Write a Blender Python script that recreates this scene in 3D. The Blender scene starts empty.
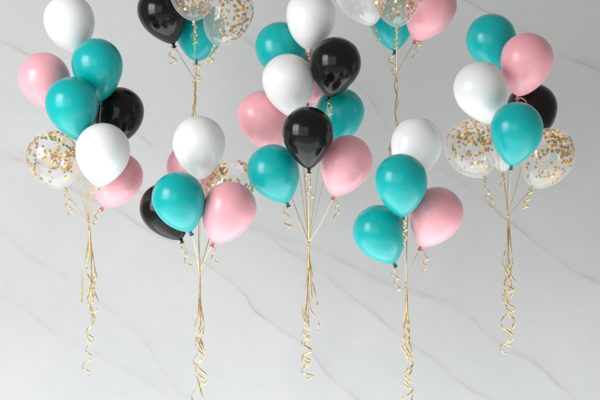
import bpy, bmesh, math, random
from mathutils import Vector, Matrix, noise

random.seed(7)
scene = bpy.context.scene
COL = scene.collection
CAM_D = 6.0            # camera distance to the plane of the bunches
S = 0.005              # metres per photo pixel at that plane
Z0 = 1.6
WALL_Y = 1.6

# ------------------------------------------------------------------ camera
cd = bpy.data.cameras.new("camera")
cam = bpy.data.objects.new("camera", cd)
COL.objects.link(cam)
cam.location = (0, -CAM_D, Z0)
cam.rotation_euler = (math.radians(90), 0, 0)
cd.sensor_width = 36.0
cd.lens = 36.0 * CAM_D / (600 * S)
cd.clip_start = 0.1
cd.clip_end = 100
cd.dof.use_dof = True
cd.dof.focus_distance = CAM_D - 0.05
cd.dof.aperture_fstop = 12.0
scene.camera = cam

# ------------------------------------------------------------------ light
w = bpy.data.worlds.new("World")
scene.world = w
w.use_nodes = True
bg = w.node_tree.nodes["Background"]
bg.inputs[0].default_value = (1.0, 0.962, 0.895, 1)
bg.inputs[1].default_value = 0.30


def area(name, loc, target, sx, sy, power, color, spread=180):
    l = bpy.data.lights.new(name, 'AREA')
    l.shape = 'RECTANGLE'
    l.size, l.size_y = sx, sy
    l.energy = power
    l.color = color
    l.spread = math.radians(spread)
    o = bpy.data.objects.new(name, l)
    COL.objects.link(o)
    o.location = loc
    d = Vector(target) - Vector(loc)
    o.rotation_euler = d.to_track_quat('-Z', 'Y').to_euler()
    return o


# a tall window of two sashes on the left, and the daylight it throws back up from the floor
WC = Vector((-3.75, -2.85, Z0 + 1.05))
side = Vector((2.85, -3.75, 0)).normalized()
for k in (-1, 1):                            # each sash has a tall upper pane and a lower one behind thin curtain
    for dz, h, pw in ((0.50, 1.85, 62), (-1.02, 1.0, 20)):
        c = WC + side * (k * 0.56) + Vector((0, 0, dz))
        area("window_light", c, c + Vector((3.75, 2.85, -0.75)), 1.0, h, pw, (0.98, 0.995, 1.0))
# lamps standing in for daylight spread back by the pale floor
for cy, sx, sy, pw in ((0.3, 7.0, 2.3, 70), (-0.8, 8.5, 4.5, 145), (-2.6, 12.0, 8.2, 150)):
    area("floor_bounce", (0.15, cy, Z0 - 2.7), (0.15, cy + 0.01, Z0), sx, sy, pw, (0.93, 0.98, 1.0))
area("front_fill", (-3.6, -7.2, Z0 + 0.5), (-0.4, 0, Z0), 8.0, 5.0, 150, (0.99, 0.995, 1.0))  # unseen fill lamp added at front left to brighten the balloons and wall

scene.view_settings.view_transform = 'Standard'
scene.view_settings.look = 'None'
scene.view_settings.exposure = 0.0
scene.view_settings.gamma = 1.0
scene.cycles.max_bounces = 10
scene.cycles.transparent_max_bounces = 24


def P(px, py, y=0.0):
    f = S * (CAM_D + y) / CAM_D
    return Vector(((px - 300) * f, y, Z0 + (200 - py) * f))


def PXS(y):
    return S * (CAM_D + y) / CAM_D


# ------------------------------------------------------------------ materials
def mat(name):
    m = bpy.data.materials.new(name)
    m.use_nodes = True
    nt = m.node_tree
    return m, nt, nt.nodes["Principled BSDF"]


def latex(name, col, rough=0.2, sss=0.25, spec=0.5, var=0.06):
    m, nt, b = mat(name)
    N, L = nt.nodes.new, nt.links.new
    tc = N("ShaderNodeTexCoord")
    n = N("ShaderNodeTexNoise")
    n.inputs["Scale"].default_value = 2.2
    n.inputs["Detail"].default_value = 3
    L(tc.outputs["Object"], n.inputs["Vector"])
    mr = N("ShaderNodeMapRange")
    mr.inputs[3].default_value = 1 - var
    mr.inputs[4].default_value = 1 + var
    L(n.outputs["Fac"], mr.inputs[0])
    mx = N("ShaderNodeVectorMath")
    mx.operation = 'SCALE'
    mx.inputs[0].default_value = col
    L(mr.outputs[0], mx.inputs["Scale"])
    sz = N("ShaderNodeSeparateXYZ")
    L(tc.outputs["Object"], sz.inputs[0])
    th = N("ShaderNodeMapRange")             # rubber is thicker, so deeper in colour, at the neck
    th.interpolation_type = 'SMOOTHSTEP'
    th.inputs[1].default_value = -0.95
    th.inputs[2].default_value = -1.5
    th.inputs[4].default_value = 0.55
    L(sz.outputs["Z"], th.inputs[0])
    dk = N("ShaderNodeMix")
    dk.data_type = 'RGBA'
    L(th.outputs[0], dk.inputs[0])
    L(mx.outputs[0], dk.inputs[6])
    dk.inputs[7].default_value = (col[0] ** 1.35, col[1] ** 1.35, col[2] ** 1.35, 1)
    L(dk.outputs[2], b.inputs["Base Color"])
    n2 = N("ShaderNodeTexNoise")
    n2.inputs["Scale"].default_value = 5
    n2.inputs["Detail"].default_value = 4
    L(tc.outputs["Object"], n2.inputs["Vector"])
    mr2 = N("ShaderNodeMapRange")
    mr2.inputs[3].default_value = rough * 0.75
    mr2.inputs[4].default_value = rough * 1.25
    L(n2.outputs["Fac"], mr2.inputs[0])
    L(mr2.outputs[0], b.inputs["Roughness"])
    b.inputs["IOR"].default_value = 1.5
    b.inputs["Specular IOR Level"].default_value = spec
    if sss > 0:                              # thin rubber lets some of the light through
        tl = N("ShaderNodeBsdfTranslucent")
        L(mx.outputs[0], tl.inputs[0])
        ms = N("ShaderNodeMixShader")
        ms.inputs[0].default_value = sss
        L(b.outputs[0], ms.inputs[1])
        L(tl.outputs[0], ms.inputs[2])
        L(ms.outputs[0], nt.nodes["Material Output"].inputs["Surface"])
    return m


COLS = {                                     # colour, roughness, light let through, specular
    'white': ((0.815, 0.82, 0.825), 0.29, 0.0, 0.5),
    'teal': ((0.001, 0.40, 0.402), 0.24, 0.0, 0.42),
    'pink': ((0.86, 0.40, 0.455), 0.27, 0.0, 0.48),
    'black': ((0.006, 0.0055, 0.006), 0.16, 0.0, 0.31),
}
MAT = {k: latex(k + "_latex", v[0], v[1], v[2], v[3]) for k, v in COLS.items()}
MATK = {
    'white': latex("white_latex_thick", (0.72, 0.66, 0.55), 0.3, 0.1),
    'teal': latex("teal_latex_thick", (0.004, 0.22, 0.24), 0.3, 0.0),
    'pink': latex("pink_latex_thick", (0.70, 0.20, 0.28), 0.3, 0.0),
    'black': latex("black_latex_thick", (0.006, 0.006, 0.006), 0.25, 0.0),
    'clear': latex("clear_latex_thick", (0.72, 0.66, 0.52), 0.3, 0.1),
}


def film(name, base, rim, milk, through=0.5):
    m, nt, b = mat(name)
    N, L = nt.nodes.new, nt.links.new
    out = nt.nodes["Material Output"]
    b.inputs["Base Color"].default_value = (*milk, 1)
    b.inputs["Roughness"].default_value = 0.12
    b.inputs["Specular IOR Level"].default_value = 0.0
    tr = N("ShaderNodeBsdfTransparent")
    tr.inputs[0].default_value = (0.98, 0.985, 0.985, 1)
    tl = N("ShaderNodeBsdfTranslucent")
    tl.inputs[0].default_value = (*milk, 1)
    mix0 = N("ShaderNodeMixShader")
    mix0.inputs[0].default_value = through
    L(b.outputs[0], mix0.inputs[1])
    L(tl.outputs[0], mix0.inputs[2])
    lw = N("ShaderNodeLayerWeight")
    lw.inputs["Blend"].default_value = 0.5
    pw = N("ShaderNodeMath")
    pw.operation = 'POWER'
    pw.inputs[1].default_value = 3.2
    L(lw.outputs["Facing"], pw.inputs[0])
    ml = N("ShaderNodeMath")
    ml.operation = 'MULTIPLY_ADD'
    ml.inputs[1].default_value = rim
    ml.inputs[2].default_value = base
    L(pw.outputs[0], ml.inputs[0])
    mix = N("ShaderNodeMixShader")
    L(ml.outputs[0], mix.inputs[0])
    L(tr.outputs[0], mix.inputs[1])
    L(mix0.outputs[0], mix.inputs[2])
    gl = N("ShaderNodeBsdfGlossy")
    gl.inputs["Roughness"].default_value = 0.09
    p5 = N("ShaderNodeMath")
    p5.operation = 'POWER'
    p5.inputs[1].default_value = 5.0
    L(lw.outputs["Facing"], p5.inputs[0])
    fr = N("ShaderNodeMath")
    fr.operation = 'MULTIPLY_ADD'
    fr.inputs[1].default_value = 0.14
    fr.inputs[2].default_value = 0.075
    L(p5.outputs[0], fr.inputs[0])
    mix2 = N("ShaderNodeMixShader")
    L(fr.outputs[0], mix2.inputs[0])
    L(mix.outputs[0], mix2.inputs[1])
    L(gl.outputs[0], mix2.inputs[2])
    L(mix2.outputs[0], out.inputs["Surface"])
    return m


MAT['clear'] = film("clear_latex_film", 0.18, 0.28, (0.96, 0.935, 0.875), 0.42)
MAT['milky'] = film("milky_latex_film", 0.82, 0.15, (0.90, 0.905, 0.90), 0.2)
MAT['hazy'] = film("hazy_latex_film", 0.30, 0.3, (0.92, 0.915, 0.90), 0.3)
MATK['milky'] = MATK['clear']
MATK['hazy'] = MATK['clear']


def gold(name, col, rough, metal):
    m, nt, b = mat(name)
    N, L = nt.nodes.new, nt.links.new
    tc = N("ShaderNodeTexCoord")
    n = N("ShaderNodeTexNoise")
    n.inputs["Scale"].default_value = 35
    L(tc.outputs["Object"], n.inputs["Vector"])
    cr = N("ShaderNodeValToRGB")
    cr.color_ramp.elements[0].position = 0.3
    cr.color_ramp.elements[1].position = 0.7
    cr.color_ramp.elements[0].color = (col[0] * 0.82, col[1] * 0.78, col[2] * 0.7, 1)
    cr.color_ramp.elements[1].color = (min(1, col[0] * 1.1), min(1, col[1] * 1.1), min(1, col[2] * 1.15), 1)
    L(n.outputs["Fac"], cr.inputs[0])
    L(cr.outputs[0], b.inputs["Base Color"])
    b.inputs["Metallic"].default_value = metal
    b.inputs["Roughness"].default_value = rough
    return m


RIBBON = gold("gold_ribbon_satin", (0.84, 0.62, 0.30), 0.31, 0.78)
FLAKE = gold("gold_foil", (0.72, 0.41, 0.095), 0.23, 0.94)


def marble():
    m, nt, b = mat("white_marble")
    N, L = nt.nodes.new, nt.links.new
    tc = N("ShaderNodeTexCoord")
    sep0 = N("ShaderNodeSeparateXYZ")
    # wobble of the stone's veins
    n1 = N("ShaderNodeTexNoise")
    n1.inputs["Scale"].default_value = 1.9
    n1.inputs["Detail"].default_value = 3.5
    n1.inputs["Roughness"].default_value = 0.55
    L(tc.outputs["Object"], n1.inputs["Vector"])
    sub = N("ShaderNodeVectorMath")
    sub.operation = 'SUBTRACT'
    sub.inputs[1].default_value = (0.5, 0.5, 0.5)
    L(n1.outputs["Color"], sub.inputs[0])
    sc = N("ShaderNodeVectorMath")
    sc.operation = 'SCALE'
    sc.inputs["Scale"].default_value = 0.12
    L(sub.outputs[0], sc.inputs[0])
    add = N("ShaderNodeVectorMath")
    add.operation = 'ADD'
    L(tc.outputs["Object"], add.inputs[0])
    L(sc.outputs[0], add.inputs[1])
    L(add.outputs[0], sep0.inputs[0])
    # strength breaks along the veins
    n2 = N("ShaderNodeTexNoise")
    n2.inputs["Scale"].default_value = 4.5
    n2.inputs["Detail"].default_value = 4
    L(tc.outputs["Object"], n2.inputs["Vector"])
    brk = N("ShaderNodeMapRange")
    brk.inputs[1].default_value = 0.3
    brk.inputs[2].default_value = 0.68
    brk.inputs[3].default_value = 0.04
    L(n2.outputs["Fac"], brk.inputs[0])

    X0, X1, ZA, ZB = -3.5, 3.5, -3.0, 3.0     # window of wall coordinates covered by the curves

    def vein(pts, width, halo, stren):
        # pts in photo pixels
        wp = []
        for px, py in pts:
            v = P(px, py, WALL_Y)
            wp.append((v.x, v.z - Z0))
        u = N("ShaderNodeMapRange")
        u.inputs[1].default_value = X0
        u.inputs[2].default_value = X1
        L(sep0.outputs["X"], u.inputs[0])
        fc = N("ShaderNodeFloatCurve")
        c = fc.mapping.curves[0]
        sl0 = (wp[1][1] - wp[0][1]) / (wp[1][0] - wp[0][0])
        sl1 = (wp[-1][1] - wp[-2][1]) / (wp[-1][0] - wp[-2][0])
        full = [(X0, wp[0][1] + sl0 * (X0 - wp[0][0]))] + wp + [(X1, wp[-1][1] + sl1 * (X1 - wp[-1][0]))]
        nz = [((x - X0) / (X1 - X0), min(1, max(0, (z - ZA) / (ZB - ZA)))) for x, z in full]
        c.points[0].location = nz[0]
        c.points[1].location = nz[-1]
        for q in nz[1:-1]:
            c.points.new(*q)
        fc.mapping.update()
        L(u.outputs[0], fc.inputs["Value"])
        z = N("ShaderNodeMapRange")
        z.inputs[3].default_value = ZA
        z.inputs[4].default_value = ZB
        L(fc.outputs[0], z.inputs[0])
        d = N("ShaderNodeMath")
        d.operation = 'SUBTRACT'
        L(sep0.outputs["Z"], d.inputs[0])
        L(z.outputs[0], d.inputs[1])
        a = N("ShaderNodeMath")
        a.operation = 'ABSOLUTE'
        L(d.outputs[0], a.inputs[0])
        core = N("ShaderNodeMapRange")
        core.interpolation_type = 'SMOOTHSTEP'
        core.inputs[1].default_value = width * 1.45
        core.inputs[4].default_value = 0.95
        core.inputs[2].default_value = 0.0
        L(a.outputs[0], core.inputs[0])
        hal = N("ShaderNodeMapRange")
        hal.interpolation_type = 'SMOOTHSTEP'
        hal.inputs[1].default_value = halo
        hal.inputs[2].default_value = 0.0
        hal.inputs[4].default_value = 0.36
        L(d.outputs[0], hal.inputs[0])
        # the halo bleeds to one side of the vein only
        gate = N("ShaderNodeMath")
        gate.operation = 'GREATER_THAN'
        gate.inputs[1].default_value = -0.004
        L(d.outputs[0], gate.inputs[0])
        hg = N("ShaderNodeMath")
        hg.operation = 'MULTIPLY'
        L(hal.outputs[0], hg.inputs[0])
        L(gate.outputs[0], hg.inputs[1])
        s = N("ShaderNodeMath")
        s.operation = 'ADD'
        L(core.outputs[0], s.inputs[0])
        L(hg.outputs[0], s.inputs[1])
        k = N("ShaderNodeMath")
        k.operation = 'MULTIPLY'
        k.inputs[1].default_value = stren
        L(s.outputs[0], k.inputs[0])
        return k.outputs[0]

    V = [
        ([(-20, 28), (10, 44), (30, 54), (90, 95), (160, 150)], 0.016, 0.10, 0.55),
        ([(180, -10), (245, 40), (300, 62), (355, 84), (392, 127), (437, 165), (470, 190), (520, 232), (600, 285)],
         0.016, 0.14, 0.62),
        ([(440, -14), (487, 10), (520, 30), (553, 50), (572, 57), (600, 70)], 0.014, 0.10, 0.55),
        ([(120, 215), (205, 262), (240, 290), (258, 313), (300, 345), (345, 392)], 0.017, 0.16, 0.70),
        ([(240, 225), (312, 246), (355, 266), (400, 288), (450, 304), (500, 342), (560, 388), (600, 420)],
         0.020, 0.14, 0.55),
        ([(-30, 205), (0, 230), (40, 262), (70, 280), (100, 300), (150, 345), (175, 390)], 0.024, 0.16, 0.30),
        ([(-30, 277), (0, 294), (40, 322), (100, 358), (150, 385), (200, 420)], 0.020, 0.12, 0.36),
    ]
    tot = None
    for v in V:
        o = vein(*v)
        if tot is None:
            tot = o
        else:
            mx = N("ShaderNodeMath")
            mx.operation = 'MAXIMUM'
            L(tot, mx.inputs[0])
            L(o, mx.inputs[1])
            tot = mx.outputs[0]
    mb = N("ShaderNodeMath")
    mb.operation = 'MULTIPLY'
    mb.use_clamp = True
    half = N("ShaderNodeMath")
    half.operation = 'MULTIPLY'
    half.inputs[1].default_value = 0.40
    L(tot, mb.inputs[0])
    L(brk.outputs[0], half.inputs[0])
    L(half.outputs[0], mb.inputs[1])
    # cloudy body of the stone
    n3 = N("ShaderNodeTexNoise")
    n3.inputs["Scale"].default_value = 1.1
    n3.inputs["Detail"].default_value = 5
    n3.inputs["Distortion"].default_value = 0.6
    L(tc.outputs["Object"], n3.inputs["Vector"])
    cr = N("ShaderNodeValToRGB")
    cr.color_ramp.elements[0].position = 0.3
    cr.color_ramp.elements[0].color = (0.475, 0.482, 0.482, 1)
    cr.color_ramp.elements[1].position = 0.65
    cr.color_ramp.elements[1].color = (0.515, 0.52, 0.518, 1)
    L(n3.outputs["Fac"], cr.inputs[0])
    n4 = N("ShaderNodeTexNoise")
    n4.inputs["Scale"].default_value = 17
    n4.inputs["Detail"].default_value = 6
    n4.inputs["Roughness"].default_value = 0.7
    L(tc.outputs["Object"], n4.inputs["Vector"])
    g4 = N("ShaderNodeMapRange")
    g4.inputs[1].default_value = 0.3
    g4.inputs[2].default_value = 0.7
    g4.inputs[3].default_value = 0.982
    g4.inputs[4].default_value = 1.016
    L(n4.outputs["Fac"], g4.inputs[0])
    gm = N("ShaderNodeVectorMath")
    gm.operation = 'SCALE'
    L(cr.outputs[0], gm.inputs[0])
    L(g4.outputs[0], gm.inputs["Scale"])
    mx = N("ShaderNodeMix")
    mx.data_type = 'RGBA'
    L(mb.outputs[0], mx.inputs[0])
    L(gm.outputs[0], mx.inputs[6])
    mx.inputs[7].default_value = (0.22, 0.195, 0.17, 1)
    L(mx.outputs[2], b.inputs["Base Color"])
    b.inputs["Roughness"].default_value = 0.6
    b.inputs["Specular IOR Level"].default_value = 0.3
    return m


# ------------------------------------------------------------------ helpers
def link_mesh(name, bm, m, parent=None, smooth=True):
    me = bpy.data.meshes.new(name)
    bm.normal_update()
    bm.to_mesh(me)
    bm.free()
    if smooth:
        for p in me.polygons:
            p.use_smooth = True
    me.materials.append(m)
    o = bpy.data.objects.new(name, me)
    COL.objects.link(o)
    if parent:
        o.parent = parent
    return o


def lathe(bm, prof, seg=48, wob=None):
    rows = []
    for r, z in prof:
        if r < 1e-6:
            rows.append([bm.verts.new((0, 0, z))])
        else:
            rows.append([bm.verts.new((r * math.cos(2 * math.pi * i / seg), r * math.sin(2 * math.pi * i / seg), z))
                         for i in range(seg)])
    for a, b in zip(rows, rows[1:]):
        for i in range(seg):
            j = (i + 1) % seg
            if len(a) == 1:
                bm.faces.new((a[0], b[j], b[i]))
            elif len(b) == 1:
                bm.faces.new((a[i], a[j], b[0]))
            else:
                bm.faces.new((a[i], a[j], b[j], b[i]))
    bmesh.ops.recalc_face_normals(bm, faces=bm.faces)


NECK = 1.47            # widest circle to the neck, in radii
ROUND = 1.30           # the same on the rounder clear balloons


def neck_of(kind):
    return ROUND if kind in ('clear', 'milky', 'hazy') else NECK


def body_profile(neck, full):
    pr = []
    n = 22
    for i in range(n + 1):
        a = math.pi / 2 * (1 - i / n)
        pr.append((math.cos(a) if i else 0.0, math.sin(a) * 1.0))
    n = 34
    for i in range(1, n + 1):
        t = i / n
        t = 1 - (1 - t) ** 1.15
        e = math.sqrt(max(0, 1 - t * t))
        c = math.cos(t * math.pi / 2)
        r = max(full * e + (1 - full) * c, 0.055)
        pr.append((r, -t * neck))
    pr.append((0.05, -neck - 0.03))
    return pr


def make_skin(variant, neck, full):
    bm = bmesh.new()
    lathe(bm, body_profile(neck, full), 64)
    off = Vector((variant * 7.3, variant * 3.1, 1.7))
    for v in bm.verts:
        n = noise.noise(v.co * 0.9 + off)
        v.co.x *= 1 + 0.03 * n
        v.co.y *= 1 + 0.03 * n
        v.co.z *= 1 + 0.02 * noise.noise(v.co * 0.7 - off)
    me = bpy.data.meshes.new("skin")
    bm.to_mesh(me)
    bm.free()
    for p in me.polygons:
        p.use_smooth = True
    return me


def make_knot(neck):
    bm = bmesh.new()
    z = -neck
    lathe(bm, [(0.0, z + 0.05), (0.055, z + 0.03), (0.058, z), (0.078, z - 0.025), (0.088, z - 0.05), (0.078, z - 0.078),
               (0.055, z - 0.095), (0.062, z - 0.115), (0.088, z - 0.15), (0.108, z - 0.172), (0.112, z - 0.185),
               (0.10, z - 0.192), (0.07, z - 0.165), (0.0, z - 0.15)], 20)
    for v in bm.verts:
        v.co.z = -neck + (v.co.z + neck) * 0.82
        a = math.atan2(v.co.y, v.co.x)
        k = 0.82 + 0.14 * math.sin(3 * a + 40 * v.co.z)
        v.co.x *= k
        v.co.y *= k
    me = bpy.data.meshes.new("knot")
    bm.to_mesh(me)
    bm.free()
    for p in me.polygons:
        p.use_smooth = True
    return me


SKINS = {}
VAR = 7
for key in list(MAT):
    for v in range(VAR):
        me = make_skin(v + (10 if key in ('clear', 'milky', 'hazy') else 0), neck_of(key), 0.8 if key == 'clear' else (0.5, 0.42, 0.58, 0.47, 0.62, 0.53, 0.44)[v])
        me.materials.append(MAT[key])
        SKINS[(key, v)] = me
KNOTS = {}
for key in MATK:
    me = make_knot(neck_of(key))
    me.materials.append(MATK[key])
    KNOTS[key] = me


def add_ribbon(bm, pts, nrm, wid, th=0.0007):
    """a flat ribbon along pts; nrm is the direction the flat side faces"""
    rows = []
    n = len(pts)
    for i, p in enumerate(pts):
        t = (pts[min(i + 1, n - 1)] - pts[max(i - 1, 0)])
        if t.length < 1e-9:
            t = Vector((0, 0, -1))
        t.normalize()
        nn = nrm[i] - t * nrm[i].dot(t)
        if nn.length < 1e-6:
            nn = t.orthogonal()
        nn.normalize()
        b = t.cross(nn)
        rows.append([bm.verts.new(p + b * (wid / 2) + nn * (th / 2)), bm.verts.new(p - b * (wid / 2) + nn * (th / 2)),
                     bm.verts.new(p - b * (wid / 2) - nn * (th / 2)), bm.verts.new(p + b * (wid / 2) - nn * (th / 2))])
    for a, c in zip(rows, rows[1:]):
        for i in range(4):
            j = (i + 1) % 4
            bm.faces.new((a[i], a[j], c[j], c[i]))
    bm.faces.new(rows[0])
    bm.faces.new(rows[-1][::-1])
    bmesh.ops.recalc_face_normals(bm, faces=bm.faces)


def catmull(pts, n):
    out = []
    m = len(pts) - 1
    for k in range(n + 1):
        u = k / n * m
        i = min(int(u), m - 1)
        f = u - i
        p0, p1, p2, p3 = pts[max(i - 1, 0)], pts[i], pts[i + 1], pts[min(i + 2, m)]
        out.append(0.5 * ((2 * p1) + (p2 - p0) * f + (2 * p0 - 5 * p1 + 4 * p2 - p3) * f * f
                          + (3 * p1 - p0 - 3 * p2 + p3) * f ** 3))
    return out


def helix(center, amp, turns, phase, start=0.0, n=90, seed=0.0):
    """path that winds round a centre line from fraction start on; amp(t) in metres"""
    c = catmull(center, n)
    pts, nrm = [], []
    ph = phase
    for i, p in enumerate(c):
        t = i / n
        s = max(0.0, (t - start) / (1 - start))
        j = noise.noise(Vector((s * 3.1 * max(1, abs(turns) * 0.6), seed * 7.7, 2.2)))
        k = noise.noise(Vector((s * 2.3 * max(1, abs(turns) * 0.6), seed * 3.9, 9.2)))
        a = amp(s) * (1 + 0.7 * k) if s > 0 else 0.0
        if s > 0:
            ph += 2 * math.pi * turns * (1 + 0.9 * j) / (n * (1 - start))
        rad = Vector((math.cos(ph), math.sin(ph), 0))
        pts.append(p + rad * a)
        nrm.append(Vector((math.cos(ph), math.sin(ph), 0.15 + 0.5 * j)))
    return pts, nrm


# ------------------------------------------------------------------ wall
bm = bmesh.new()
bmesh.ops.create_cube(bm, size=1.0)
bmesh.ops.scale(bm, vec=(9.0, 0.2, 6.4), verts=bm.verts)
wall = link_mesh("wall", bm, marble(), smooth=False)
wall.location = (0, WALL_Y + 0.1, Z0)
wall["kind"] = "structure"
wall["label"] = "polished white marble wall with thin grey diagonal veins"

# ------------------------------------------------------------------ the balloons
# colour, centre x, y, radius, neck x, y (photo pixels), depth guess (m, less is nearer), label, curl (x0,y0,x1,y1,turns,amp) or None
BUNCH = {}
BUNCH['A'] = dict(gather=(89, 223), y=0.05, items=[
    ('white', 69, 20, 25.3, 78, 56, 0.10, "white balloon crowning the far left bunch, cut by the top edge", None),
    ('pink', 44, 78, 25.6, 58, 113, 0.06, "pale pink balloon leaning out left of two stacked teal ones", None),
    ('teal', 97, 64, 25.7, 99, 100, -0.02, "teal balloon under the white crown of the far left bunch, above a black one", None),
    ('teal', 72, 103, 26.4, 78, 140, -0.16, "teal balloon overlapping a pink one, resting over the leftmost gold confetti balloon", None),
    ('black', 119, 112, 25.0, 110, 147, 0.14, "black balloon with teal reflections, half hidden behind white and teal on the far left", None),
    ('white', 103, 150, 27.0, 96, 186, -0.18, "big white balloon at the front of the far left bunch, over a pink one", (95, 188, 88, 197, 2.6, 1.8)),
    ('pink', 118, 177, 25.0, 101, 207, 0.02, "pink balloon tilting out low behind a white one, its dark red knot showing", (98, 211, 93, 226, 3.0, 1.5)),
    ('clear', 52, 156, 26.5, 65, 188, 0.0, "clear balloon with a clump of gold confetti below a teal one, leftmost confetti balloon", (66, 193, 70, 216, 3.2, 2.4)),
])
BUNCH['B'] = dict(gather=(195, 79), y=0.34, items=[
    ('black', 162, 10, 24.6, 172, 42, 0.25, "black balloon cut by the top edge, beside a teal balloon and two confetti ones", (171, 48, 174, 64, 2.3, 2.6)),
    ('clear', 193, -12, 24.5, 194, 21, 0.20, "clear confetti balloon mostly above the top edge, between a black and another confetti balloon", (195, 25, 195, 44, 3.6, 1.9)),
    ('clear', 229, 12, 24.8, 215, 45, 0.27, "round confetti balloon with gold flakes down its right side, over teal at the top", (213, 49, 210, 62, 2.3, 2.2)),
    ('teal', 200, 27, 25.0, 197, 62, 0.5, "teal balloon behind two clear confetti balloons and a black one at the top edge", (198, 66, 196, 82, 2.2, 3.0)),
])
BUNCH['C'] = dict(gather=(200, 272), y=-0.14, items=[
    ('white', 199, 142, 26.2, 200, 179, -0.02, "white balloon crowning the low bunch, under a gold cord and above a teal one", None),
    ('pink', 192, 167, 25.0, 199, 203, 0.20, "pink balloon nearly hidden behind a white crown, only slivers of it showing", None),
    ('teal', 178, 198, 26.4, 189, 232, -0.20, "teal balloon covering most of a black one and touching a pink one", None),
    ('black', 165, 208, 25.4, 182, 239, 0.05, "black balloon peeping out left of the teal balloon that covers it", (183, 247, 189, 265, 2.4, 2.6)),
    ('pink', 230, 208, 26.7, 213, 243, -0.14, "bright pink balloon at the front, in front of a dotted confetti balloon", (214, 250, 216, 268, 2.4, 2.0)),
    ('clear', 231, 186, 25.2, 216, 219, 0.10, "clear balloon dotted with large gold confetti, half hidden behind a pink one", None),
])
BUNCH['D'] = dict(gather=(309, 243), y=0.05, items=[
    ('white', 311, 15, 25.0, 309, 51, 0.05, "white balloon crowning the tallest middle bunch, cut by the top edge", (309, 54, 308, 62, 1.6, 1.6)),
    ('teal', 280, 47, 25.0, 294, 80, 0.20, "teal balloon behind two white balloons at the upper left of the middle bunch", None),
    ('white', 288, 80, 26.2, 293, 117, -0.06, "white balloon over a pink one, left of the upper black balloon in the middle bunch", None),
    ('black', 336, 62, 25.0, 329, 97, -0.08, "upper of two black balloons in the middle bunch, its knot over a teal one", (329, 101, 330, 115, 2.4, 2.0)),
    ('pink', 318, 72, 23.5, 308, 104, 0.24, "pink balloon seen only as a sliver between white and black balloons", None),
    ('teal', 340, 112, 24.5, 331, 146, 0.12, "teal balloon behind the upper black balloon's knot, above a pink one", None),
    ('black', 308, 132, 25.6, 309, 169, -0.30, "glossy black balloon at the very front of the middle bunch, mirroring the window", (307, 175, 311, 198, 3.2, 2.3)),
    ('pink', 262, 116, 25.2, 276, 150, 0.10, "pink balloon on the left of the middle bunch, between white and teal ones", None),
    ('pink', 347, 161, 25.8, 334, 196, -0.14, "pink balloon low on the right of the middle bunch, under a teal one", (337, 202, 335, 220, 2.6, 2.2)),
    ('teal', 273, 170, 25.8, 287, 203, -0.10, "teal balloon low on the left of the middle bunch, touching the front black one", (286, 209, 289, 228, 2.6, 2.4)),
])
BUNCH['E'] = dict(gather=(396, 75), y=0.34, items=[
    ('milky', 361, -8, 26.0, 373, 25, 0.28, "translucent white balloon cut by the top edge, left of a confetti balloon", (374, 28, 379, 42, 1.6, 2.2)),
    ('clear', 397, -7, 24.5, 397, 27, 0.18, "clear balloon with gold confetti at the top edge, between translucent white and pink", (397, 31, 396, 48, 3.6, 1.7)),
    ('pink', 431, 6, 25.6, 417, 38, 0.27, "deep pink balloon cut by the top edge, beside a confetti balloon", (420, 42, 414, 59, 2.6, 2.2)),
    ('teal', 392, 16, 24.0, 394, 51, 0.48, "teal balloon behind a clear confetti balloon, its dark knot among gold curls", (391, 56, 395, 76, 2.2, 3.2)),
])
BUNCH['F'] = dict(gather=(406, 284), y=-0.32, items=[
    ('white', 417, 143, 25.6, 410, 179, 0.10, "white balloon crowning the smallest bunch, beside a gold cord and behind teal", None),
    ('teal', 401, 180, 26.3, 404, 217, -0.16, "upright teal balloon in front of a white one, over another teal balloon", (405, 222, 405, 243, 3.2, 2.2)),
    ('teal', 379, 231, 26.2, 395, 264, 0.0, "lowest teal balloon, tilted left beneath an upright teal one", (394, 270, 398, 291, 2.6, 2.4)),
    ('pink', 437, 213, 26.2, 422, 247, 0.0, "lone pink balloon tilted right, beside two teal balloons and below the white one", (426, 254, 424, 272, 2.4, 2.0)),
])
BUNCH['G'] = dict(gather=(508, 216), y=0.05, items=[
    ('teal', 491, 39, 25.2, 501, 74, 0.22, "teal balloon crowning the far right bunch, behind pink and white", None),
    ('pink', 527, 59, 26.3, 520, 95, -0.04, "pink balloon high on the far right, in front of a teal and a black one", (522, 98, 526, 106, 1.2, 1.6)),
    ('white', 480, 88, 26.5, 492, 123, -0.04, "white balloon on the far right bunch, above a confetti balloon and below teal", None),
    ('black', 532, 108, 25.0, 525, 143, 0.18, "dark black balloon peeping out between pink and teal on the far right", None),
    ('teal', 517, 128, 26.2, 512, 166, -0.28, "teal balloon at the front between two gold confetti balloons", None),
    ('clear', 471, 146, 26.8, 485, 176, 0.0, "clear balloon full of gold confetti, left of the front teal one under a white one", (485, 184, 493, 208, 3.2, 2.3)),
    ('clear', 549, 155, 26.0, 532, 187, 0.06, "clear balloon with gold confetti, rightmost of all, right of the front teal one", (531, 192, 525, 209, 2.8, 2.3)),
    ('hazy', 503, 142, 20.0, 503, 172, 0.16, "pale translucent balloon showing only its tip between a confetti and a teal balloon", (503, 175, 503, 189, 2.2, 2.0)),
])
COVER = {('B', 0): None}


class Bal:
    pass


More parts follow.
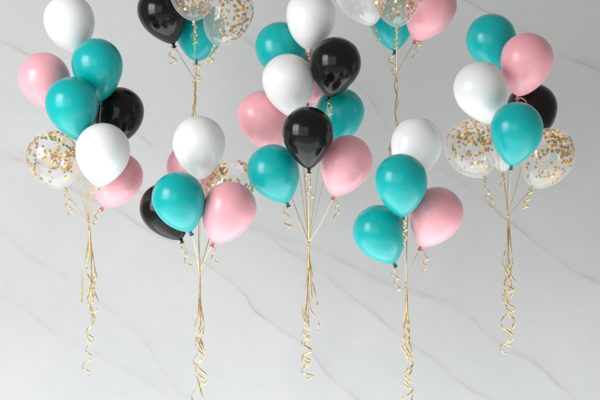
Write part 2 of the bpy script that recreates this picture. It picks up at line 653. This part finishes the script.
ALL = []
for bk, bd in BUNCH.items():
    bl = []
    for it in bd['items']:
        b = Bal()
        (b.kind, b.cx, b.cy, b.r, b.kx, b.ky, b.y, b.label, b.curl) = it
        b.bunch = bk
        b.y += {'F': -0.34, 'C': -0.16}.get(bk, 0.0)
        L = math.hypot(b.kx - b.cx, b.ky - b.cy) / b.r
        dep = math.sqrt(max(0.0, neck_of(b.kind) ** 2 - L ** 2)) if L < neck_of(b.kind) else 0.0
        front = bd['y'] - b.y
        b.dep = min(dep, 0.75) * (1 if front > 0 else -1)     # necks lean in towards the tie
        b.len = math.hypot(L, b.dep) / neck_of(b.kind)
        bl.append(b)
        ALL.append(b)
    bd['bal'] = bl


def spheres(b):
    s = PXS(b.y)
    R = b.r * s
    c = P(b.cx, b.cy, b.y)
    ax = Vector(((b.kx - b.cx) / b.r, b.dep, -(b.ky - b.cy) / b.r)).normalized()
    return [(c, R * 1.0), (c + ax * R * 0.5, R * 0.83), (c + ax * R * 0.95, R * 0.52), (c + ax * R * 1.3, R * 0.22)]


for itn in range(260):                       # let neighbours push each other apart in depth until they only touch
    moved = 0
    for i, a in enumerate(ALL):
        for b in ALL[i + 1:]:
            if abs(a.cx - b.cx) > 90 or abs(a.cy - b.cy) > 110:
                continue
            worst = 0
            for (p, r1) in spheres(a):
                for (q, r2) in spheres(b):
                    ov = (r1 + r2) * 0.985 - (p - q).length
                    if ov > worst:
                        worst = ov
            if worst > 0.0005:
                sgn = 1 if a.y > b.y else -1
                st = min(worst, 0.05) * 0.5
                a.y += sgn * st
                b.y -= sgn * st
                moved += 1
    if not moved:
        break
print("depth relax", itn, moved, [(b.bunch, b.kind, round(b.y, 2)) for b in ALL])

OBST = [s for b in ALL for s in spheres(b)[:2]]


def flake_cloud(R, rng, count, conc):
    """gold foil discs clinging to the inside of a clear balloon, in local units of its radius"""
    bm = bmesh.new()
    off = Vector((rng.uniform(-50, 50),) * 3)
    k = tries = 0
    while k < count and tries < 20000:
        tries += 1
        v = Vector((rng.gauss(0, 1), rng.gauss(0, 1), rng.gauss(0, 1))).normalized()
        if v.z < -0.62 - 0.25 * rng.random():
            continue
        dens = 0.5 + 1.2 * noise.noise(v * 1.3 + off)
        if rng.random() > max(0.03, dens) ** conc:
            continue
        if v.z < 0:
            t = -v.z
            pr = Vector((v.x, v.y, 0)).normalized()
            e = 0.8 * math.sqrt(max(0, 1 - t * t)) + 0.2 * math.cos(t * math.pi / 2)
            pos = pr * e
            pos.z = -t * ROUND
            nrm = Vector((pr.x, pr.y, -0.45 * t - 0.1)).normalized()
        else:
            pos, nrm = v.copy(), v.copy()
        pos *= 0.965
        nrm = (nrm + Vector((rng.gauss(0, .3), rng.gauss(0, .3), rng.gauss(0, .3)))).normalized()
        r = rng.uniform(0.052, 0.074)
        u = nrm.orthogonal().normalized()
        wv = nrm.cross(u)
        a0 = rng.random() * 6.28
        top, bot = [], []
        bend = rng.uniform(-0.012, 0.012)
        for q in range(9):
            a = a0 + 2 * math.pi * q / 9
            d = (u * math.cos(a) + wv * math.sin(a)) * r
            z = bend * math.cos(2 * a)
            top.append(bm.verts.new(pos + d + nrm * (0.002 + z)))
            bot.append(bm.verts.new(pos + d + nrm * (-0.002 + z)))
        bm.faces.new(top)
        bm.faces.new(bot[::-1])
        for q in range(9):
            j = (q + 1) % 9
            bm.faces.new((top[q], bot[q], bot[j], top[j]))
        k += 1
    return bm


RIB_W = 0.0070


def curl_part(x0, y0, x1, y1, turns, amp, y, K, parent, rng):
    s = PXS(y)
    c0 = P(x0, y0, y) - K
    c1 = P(x1, y1, y) - K
    mid = (c0 + c1) / 2 + Vector((rng.uniform(-1, 1) * s, rng.uniform(-1, 1) * s, 0))
    pts, nrm = helix([Vector((0, 0, -0.012)), c0, mid, c1], lambda t: amp * s * 1.0 * (0.45 + 0.75 * min(1, t * 1.6)) * min(1, t * 6),
                     turns * rng.uniform(0.8, 1.25), rng.uniform(0, 6.28), 0.12, 90, rng.uniform(0, 9))
    bm = bmesh.new()
    add_ribbon(bm, pts, nrm, RIB_W * 0.9)
    return link_mesh("curled_ribbon", bm, RIBBON, parent)


def make_balloon(b, idx):
    s = PXS(b.y)
    R = b.r * s
    C = P(b.cx, b.cy, b.y)
    ax = Vector(((b.kx - b.cx) / b.r, b.dep, -(b.ky - b.cy) / b.r)).normalized()
    ln = b.len
    K = C + ax * R * neck_of(b.kind) * ln
    b.K = K + ax * R * 0.10
    b.C, b.R = C, R
    clear = b.kind in ('clear', 'milky', 'hazy')
    root = bpy.data.objects.new("confetti_balloon" if b.kind == 'clear' else "balloon", None)
    root.empty_display_size = 0.03
    COL.objects.link(root)
    root.location = K
    root["label"] = b.label
    root["category"] = "balloon"
    root["group"] = "clear gold confetti balloons" if b.kind == 'clear' else "plain latex balloons in the bunches"
    rng = random.Random(idx * 13 + 5)
    q = (-ax).to_track_quat('Z', 'Y').to_matrix().to_4x4()
    q = q @ Matrix.Rotation(rng.uniform(0, 6.28), 4, 'Z')
    M = Matrix.Translation(C - K) @ q @ Matrix.Diagonal((R, R, R * (1 if ln == 1 else 1), 1))
    sk = bpy.data.objects.new("skin", SKINS[(b.kind, idx % VAR)])
    COL.objects.link(sk)
    sk.parent = root
    # lengthen the tail end only a little where the photo's balloon is longer
    sk.matrix_basis = M @ Matrix.Diagonal((1, 1, 1 + (ln - 1), 1))
    kn = bpy.data.objects.new("knot", KNOTS[b.kind])
    COL.objects.link(kn)
    kn.parent = root
    kn.matrix_basis = M @ Matrix.Diagonal((1, 1, 1 + (ln - 1), 1))
    if b.kind == 'clear':
        cf = link_mesh("confetti", flake_cloud(R, rng, rng.randint(215, 250), 1.6), FLAKE, root, smooth=False)
        cf.matrix_basis = M @ Matrix.Diagonal((0.99, 0.99, 0.99 + (ln - 1), 1))
        cf["kind"] = "stuff"
    if b.curl:
        curl_part(*b.curl, b.y - 0.01 if b.dep > 0 else b.y, K, root, rng) if False else \
            curl_part(*b.curl, K.y - 0.012, K, root, rng)
    return root


for i, b in enumerate(ALL):
    make_balloon(b, i)


# ------------------------------------------------------------------ gold ribbons
def dodge(pts, own):
    """keep a string clear of the balloons it runs past"""
    pts = [p.copy() for p in pts]
    for _ in range(40):
        for i in range(1, len(pts) - 1):
            for (c, r) in own:
                d = pts[i] - c
                rr = r + 0.004
                if d.length < rr:
                    h = Vector((d.x, d.y, d.z * 0.15))
                    if h.length < 1e-5:
                        h = Vector((0, 1, 0))
                    pts[i] += h.normalized() * (rr - d.length)
        sm = [p.copy() for p in pts]
        for i in range(1, len(pts) - 1):
            sm[i] = pts[i] * 0.5 + (pts[i - 1] + pts[i + 1]) * 0.25
        pts = sm
    return pts


# tails: list of (centre points px, start fraction of the curl, turns, phase, amp start px, amp end px)
TAIL = {
    'A': [
        ([(89, 223), (90, 240), (93, 262), (96, 282), (94, 297)], 0.6, 0.9, 0.3, 0.4, 2.4),
        ([(89, 223), (88, 245), (84, 272), (81, 303)], 0.3, 0.4, 2.0, 0.3, 0.9),
        ([(89, 223), (90, 240), (87, 268), (89, 305)], 0.6, 1.3, 1.0, 0.4, 3.2),
        ([(89, 223), (90, 250), (92, 285), (89, 335), (86, 377)], 0.46, 4.2, 0.0, 0.7, 4.6),
        ([(89, 223), (91, 250), (91, 292), (87, 345)], 0.52, 3.0, 3.3, 0.7, 4.4),
        ([(89, 223), (91, 245), (94, 272), (94, 322)], 0.5, 1.9, 4.0, 0.5, 3.4),
        ([(89, 223), (89, 245), (91, 270), (91, 312)], 0.6, 1.2, 5.0, 0.3, 2.4),
    ],
    'B': [
        ([(195, 79), (196, 90), (195, 103), (192, 120), (196, 150)], 0.0, 1.4, 0.0, 1.0, 1.6),
        ([(195, 79), (196, 90), (194, 103), (197, 120), (199, 150)], 0.0, 1.3, 2.1, 1.0, 1.4),
        ([(195, 79), (195, 92), (195, 105), (193, 120), (191, 145)], 0.0, 1.0, 4.2, 1.0, 1.4),
        ([(195, 79), (195, 92), (195, 105), (195, 120), (203, 145)], 0.0, 1.0, 5.2, 1.0, 1.4),
    ],
    'C': [
        ([(200, 272), (200, 300), (200, 335), (199, 372), (199, 412)], 0.34, 2.6, 0.0, 0.9, 6.0),
        ([(200, 272), (200, 300), (199, 335), (199, 372), (198, 418)], 0.34, 2.8, 3.1, 0.9, 6.0),
        ([(200, 272), (199, 300), (196, 330), (200, 358)], 0.45, 0.9, 1.4, 0.4, 3.0),
        ([(200, 272), (201, 302), (203, 326), (202, 350)], 0.45, 0.8, 5.0, 0.4, 2.6),
        ([(200, 272), (200, 302), (201, 336), (198, 384)], 0.5, 2.4, 4.0, 0.4, 4.2),
    ],
    'D': [
        ([(309, 243), (309, 265), (304, 295), (301, 318)], 0.5, 0.4, 2.2, 0.4, 1.0),
        ([(309, 243), (309, 265), (311, 290), (312, 312), (320, 331)], 0.5, 1.3, 0.2, 0.5, 2.6),
        ([(309, 243), (309, 268), (307, 312), (307, 345), (309, 380)], 0.5, 5.2, 0.0, 0.6, 4.6),
        ([(309, 243), (310, 268), (308, 312), (306, 340), (306, 368)], 0.55, 3.6, 2.6, 0.6, 4.4),
        ([(309, 243), (310, 262), (313, 284), (314, 306)], 0.5, 0.9, 4.4, 0.4, 2.3),
        ([(309, 243), (308, 262), (306, 290), (305, 322)], 0.5, 0.7, 1.0, 0.4, 1.3),
        ([(309, 243), (309, 262), (308, 296), (309, 334)], 0.5, 1.5, 3.0, 0.4, 2.2),
    ],
    'E': [
        ([(396, 75), (396, 90), (397, 105), (398, 125), (393, 150), (395, 175)], 0.0, 2.6, 0.0, 1.0, 1.7),
        ([(396, 75), (395, 90), (397, 108), (397, 130), (391, 150), (391, 178)], 0.0, 2.4, 2.1, 1.0, 2.0),
        ([(396, 75), (396, 90), (397, 106), (396, 125), (390, 148), (396, 172)], 0.0, 2.0, 4.2, 1.0, 1.8),
    ],
    'F': [
        ([(406, 284), (407, 310), (407, 335), (407, 368), (406, 400), (406, 420)], 0.24, 4.0, 0.2, 0.8, 5.6),
        ([(406, 284), (406, 310), (407, 335), (407, 368), (407, 402), (407, 424)], 0.24, 3.6, 3.3, 0.8, 5.8),
        ([(406, 284), (406, 308), (404, 330), (405, 352), (406, 374)], 0.45, 1.3, 1.4, 0.4, 4.0),
        ([(406, 284), (408, 310), (410, 330), (411, 358)], 0.45, 0.9, 5.0, 0.4, 2.3),
        ([(406, 284), (406, 310), (406, 340), (408, 392)], 0.5, 2.8, 4.1, 0.4, 4.0),
    ],
    'G': [
        ([(508, 216), (509, 240), (509, 272), (509, 308), (507, 353)], 0.36, 4.6, 0.0, 0.8, 5.8),
        ([(508, 216), (508, 240), (508, 272), (508, 308), (512, 347)], 0.36, 4.0, 2.7, 0.8, 5.0),
        ([(508, 216), (507, 240), (504, 262), (506, 292)], 0.45, 0.9, 1.2, 0.4, 2.2),
        ([(508, 216), (510, 236), (512, 262), (511, 292), (511, 330)], 0.42, 2.8, 4.4, 0.5, 4.4),
        ([(508, 216), (508, 236), (508, 262), (506, 302)], 0.5, 1.6, 2.4, 0.4, 2.6),
    ],
}
RLABEL = {
    'A': "gold curling ribbons tied under the far left bunch, ending in wispy curls",
    'B': "gold cord from the top bunch with the black balloon, passing behind a white balloon",
    'C': "gold ribbons tied below half hidden black and bright pink balloons, crossing in wide loops",
    'D': "gold ribbons under the tallest middle bunch, ending in ringlets over a marble vein",
    'E': "twisted gold cord below the deep pink top balloon, running behind a white one",
    'F': "gold ribbons below the lowest teal balloon and lone pink one, reaching the bottom edge",
    'G': "gold curled ribbons gathered under the far right bunch between two confetti balloons",
}
for bk, bd in BUNCH.items():
    rng = random.Random(ord(bk))
    gy = bd['y']
    G = P(*bd['gather'], gy)
    root = bpy.data.objects.new("ribbon_bundle", None)
    root.empty_display_size = 0.03
    COL.objects.link(root)
    root.location = G
    root["label"] = RLABEL[bk]
    root["category"] = "ribbon"
    root["group"] = "gold ribbons tying the bunches"
    for b in bd['bal']:
        n = 36
        end = G + Vector((rng.uniform(-1, 1), rng.uniform(-1, 1), rng.uniform(-1, 2))) * 0.003
        bow = Vector((rng.uniform(-1, 1), rng.uniform(-1, 1), 0)) * 0.008
        pts = [b.K.lerp(end, i / n) + bow * math.sin(math.pi * i / n) for i in range(n + 1)]
        own = [s for o in bd['bal'] if o is not b for s in spheres(o)]
        pts = dodge(pts, own)
        a0 = rng.uniform(0, 6.28)
        tw = rng.uniform(-1.6, 1.6)
        nrm = [Vector((math.cos(a0 + tw * i / n), math.sin(a0 + tw * i / n), 0)) for i in range(n + 1)]
        bm = bmesh.new()
        add_ribbon(bm, [p - G for p in pts], nrm, RIB_W * 0.62)
        link_mesh("string", bm, RIBBON, root)
    # the tie: a few tight turns of ribbon round the gathered strings
    bm = bmesh.new()
    pts, nrm = [], []
    for i in range(61):
        t = i / 60
        a = t * 2 * math.pi * 1.6
        rr = 0.0052 + 0.001 * math.sin(a * 1.7)
        pts.append(Vector((math.cos(a) * rr, math.sin(a) * rr, 0.008 - 0.024 * t)))
        nrm.append(Vector((math.cos(a), math.sin(a), 0)))
    add_ribbon(bm, pts, nrm, RIB_W * 0.8)
    link_mesh("tie", bm, RIBBON, root)
    for (cp, st, tn, ph, a0, a1) in TAIL[bk]:
        s = PXS(gy)
        dy = rng.uniform(-0.02, 0.02)
        ctr = [P(x, y, gy + dy * min(1, k / 2)) - G for k, (x, y) in enumerate(cp)]
        ox, tn0 = rng.uniform(-1.8, 1.8), tn
        tn *= rng.choice((-1, 1)) * rng.uniform(0.85, 1.2)
        for k in range(2, len(ctr)):             # the strands do not all hang on one line
            ctr[k] += Vector((ox * s * min(1.0, (k - 1) / 2), rng.uniform(-1, 1) * s, 0))
        n = int(60 + 60 * tn0)
        pts, nrm = helix(ctr, lambda t: s * (a0 + (a1 - a0) * min(1, t * 1.7)) * min(1, t * 8), tn, ph, st, n, rng.uniform(0, 9))
        tw = rng.uniform(-2, 2)
        a_ = rng.uniform(0, 6.28)
        for i in range(len(nrm)):                # above the curl the ribbon just turns slowly
            t = i / n
            if t < st + 0.1:
                k = max(0, (t - st) / 0.1)
                v = Vector((math.cos(a_ + tw * t * 3), math.sin(a_ + tw * t * 3), 0))
                nrm[i] = (v * (1 - k) + nrm[i] * k)
        bm = bmesh.new()
        add_ribbon(bm, pts, nrm, RIB_W)
        link_mesh("tail_ribbon", bm, RIBBON, root)
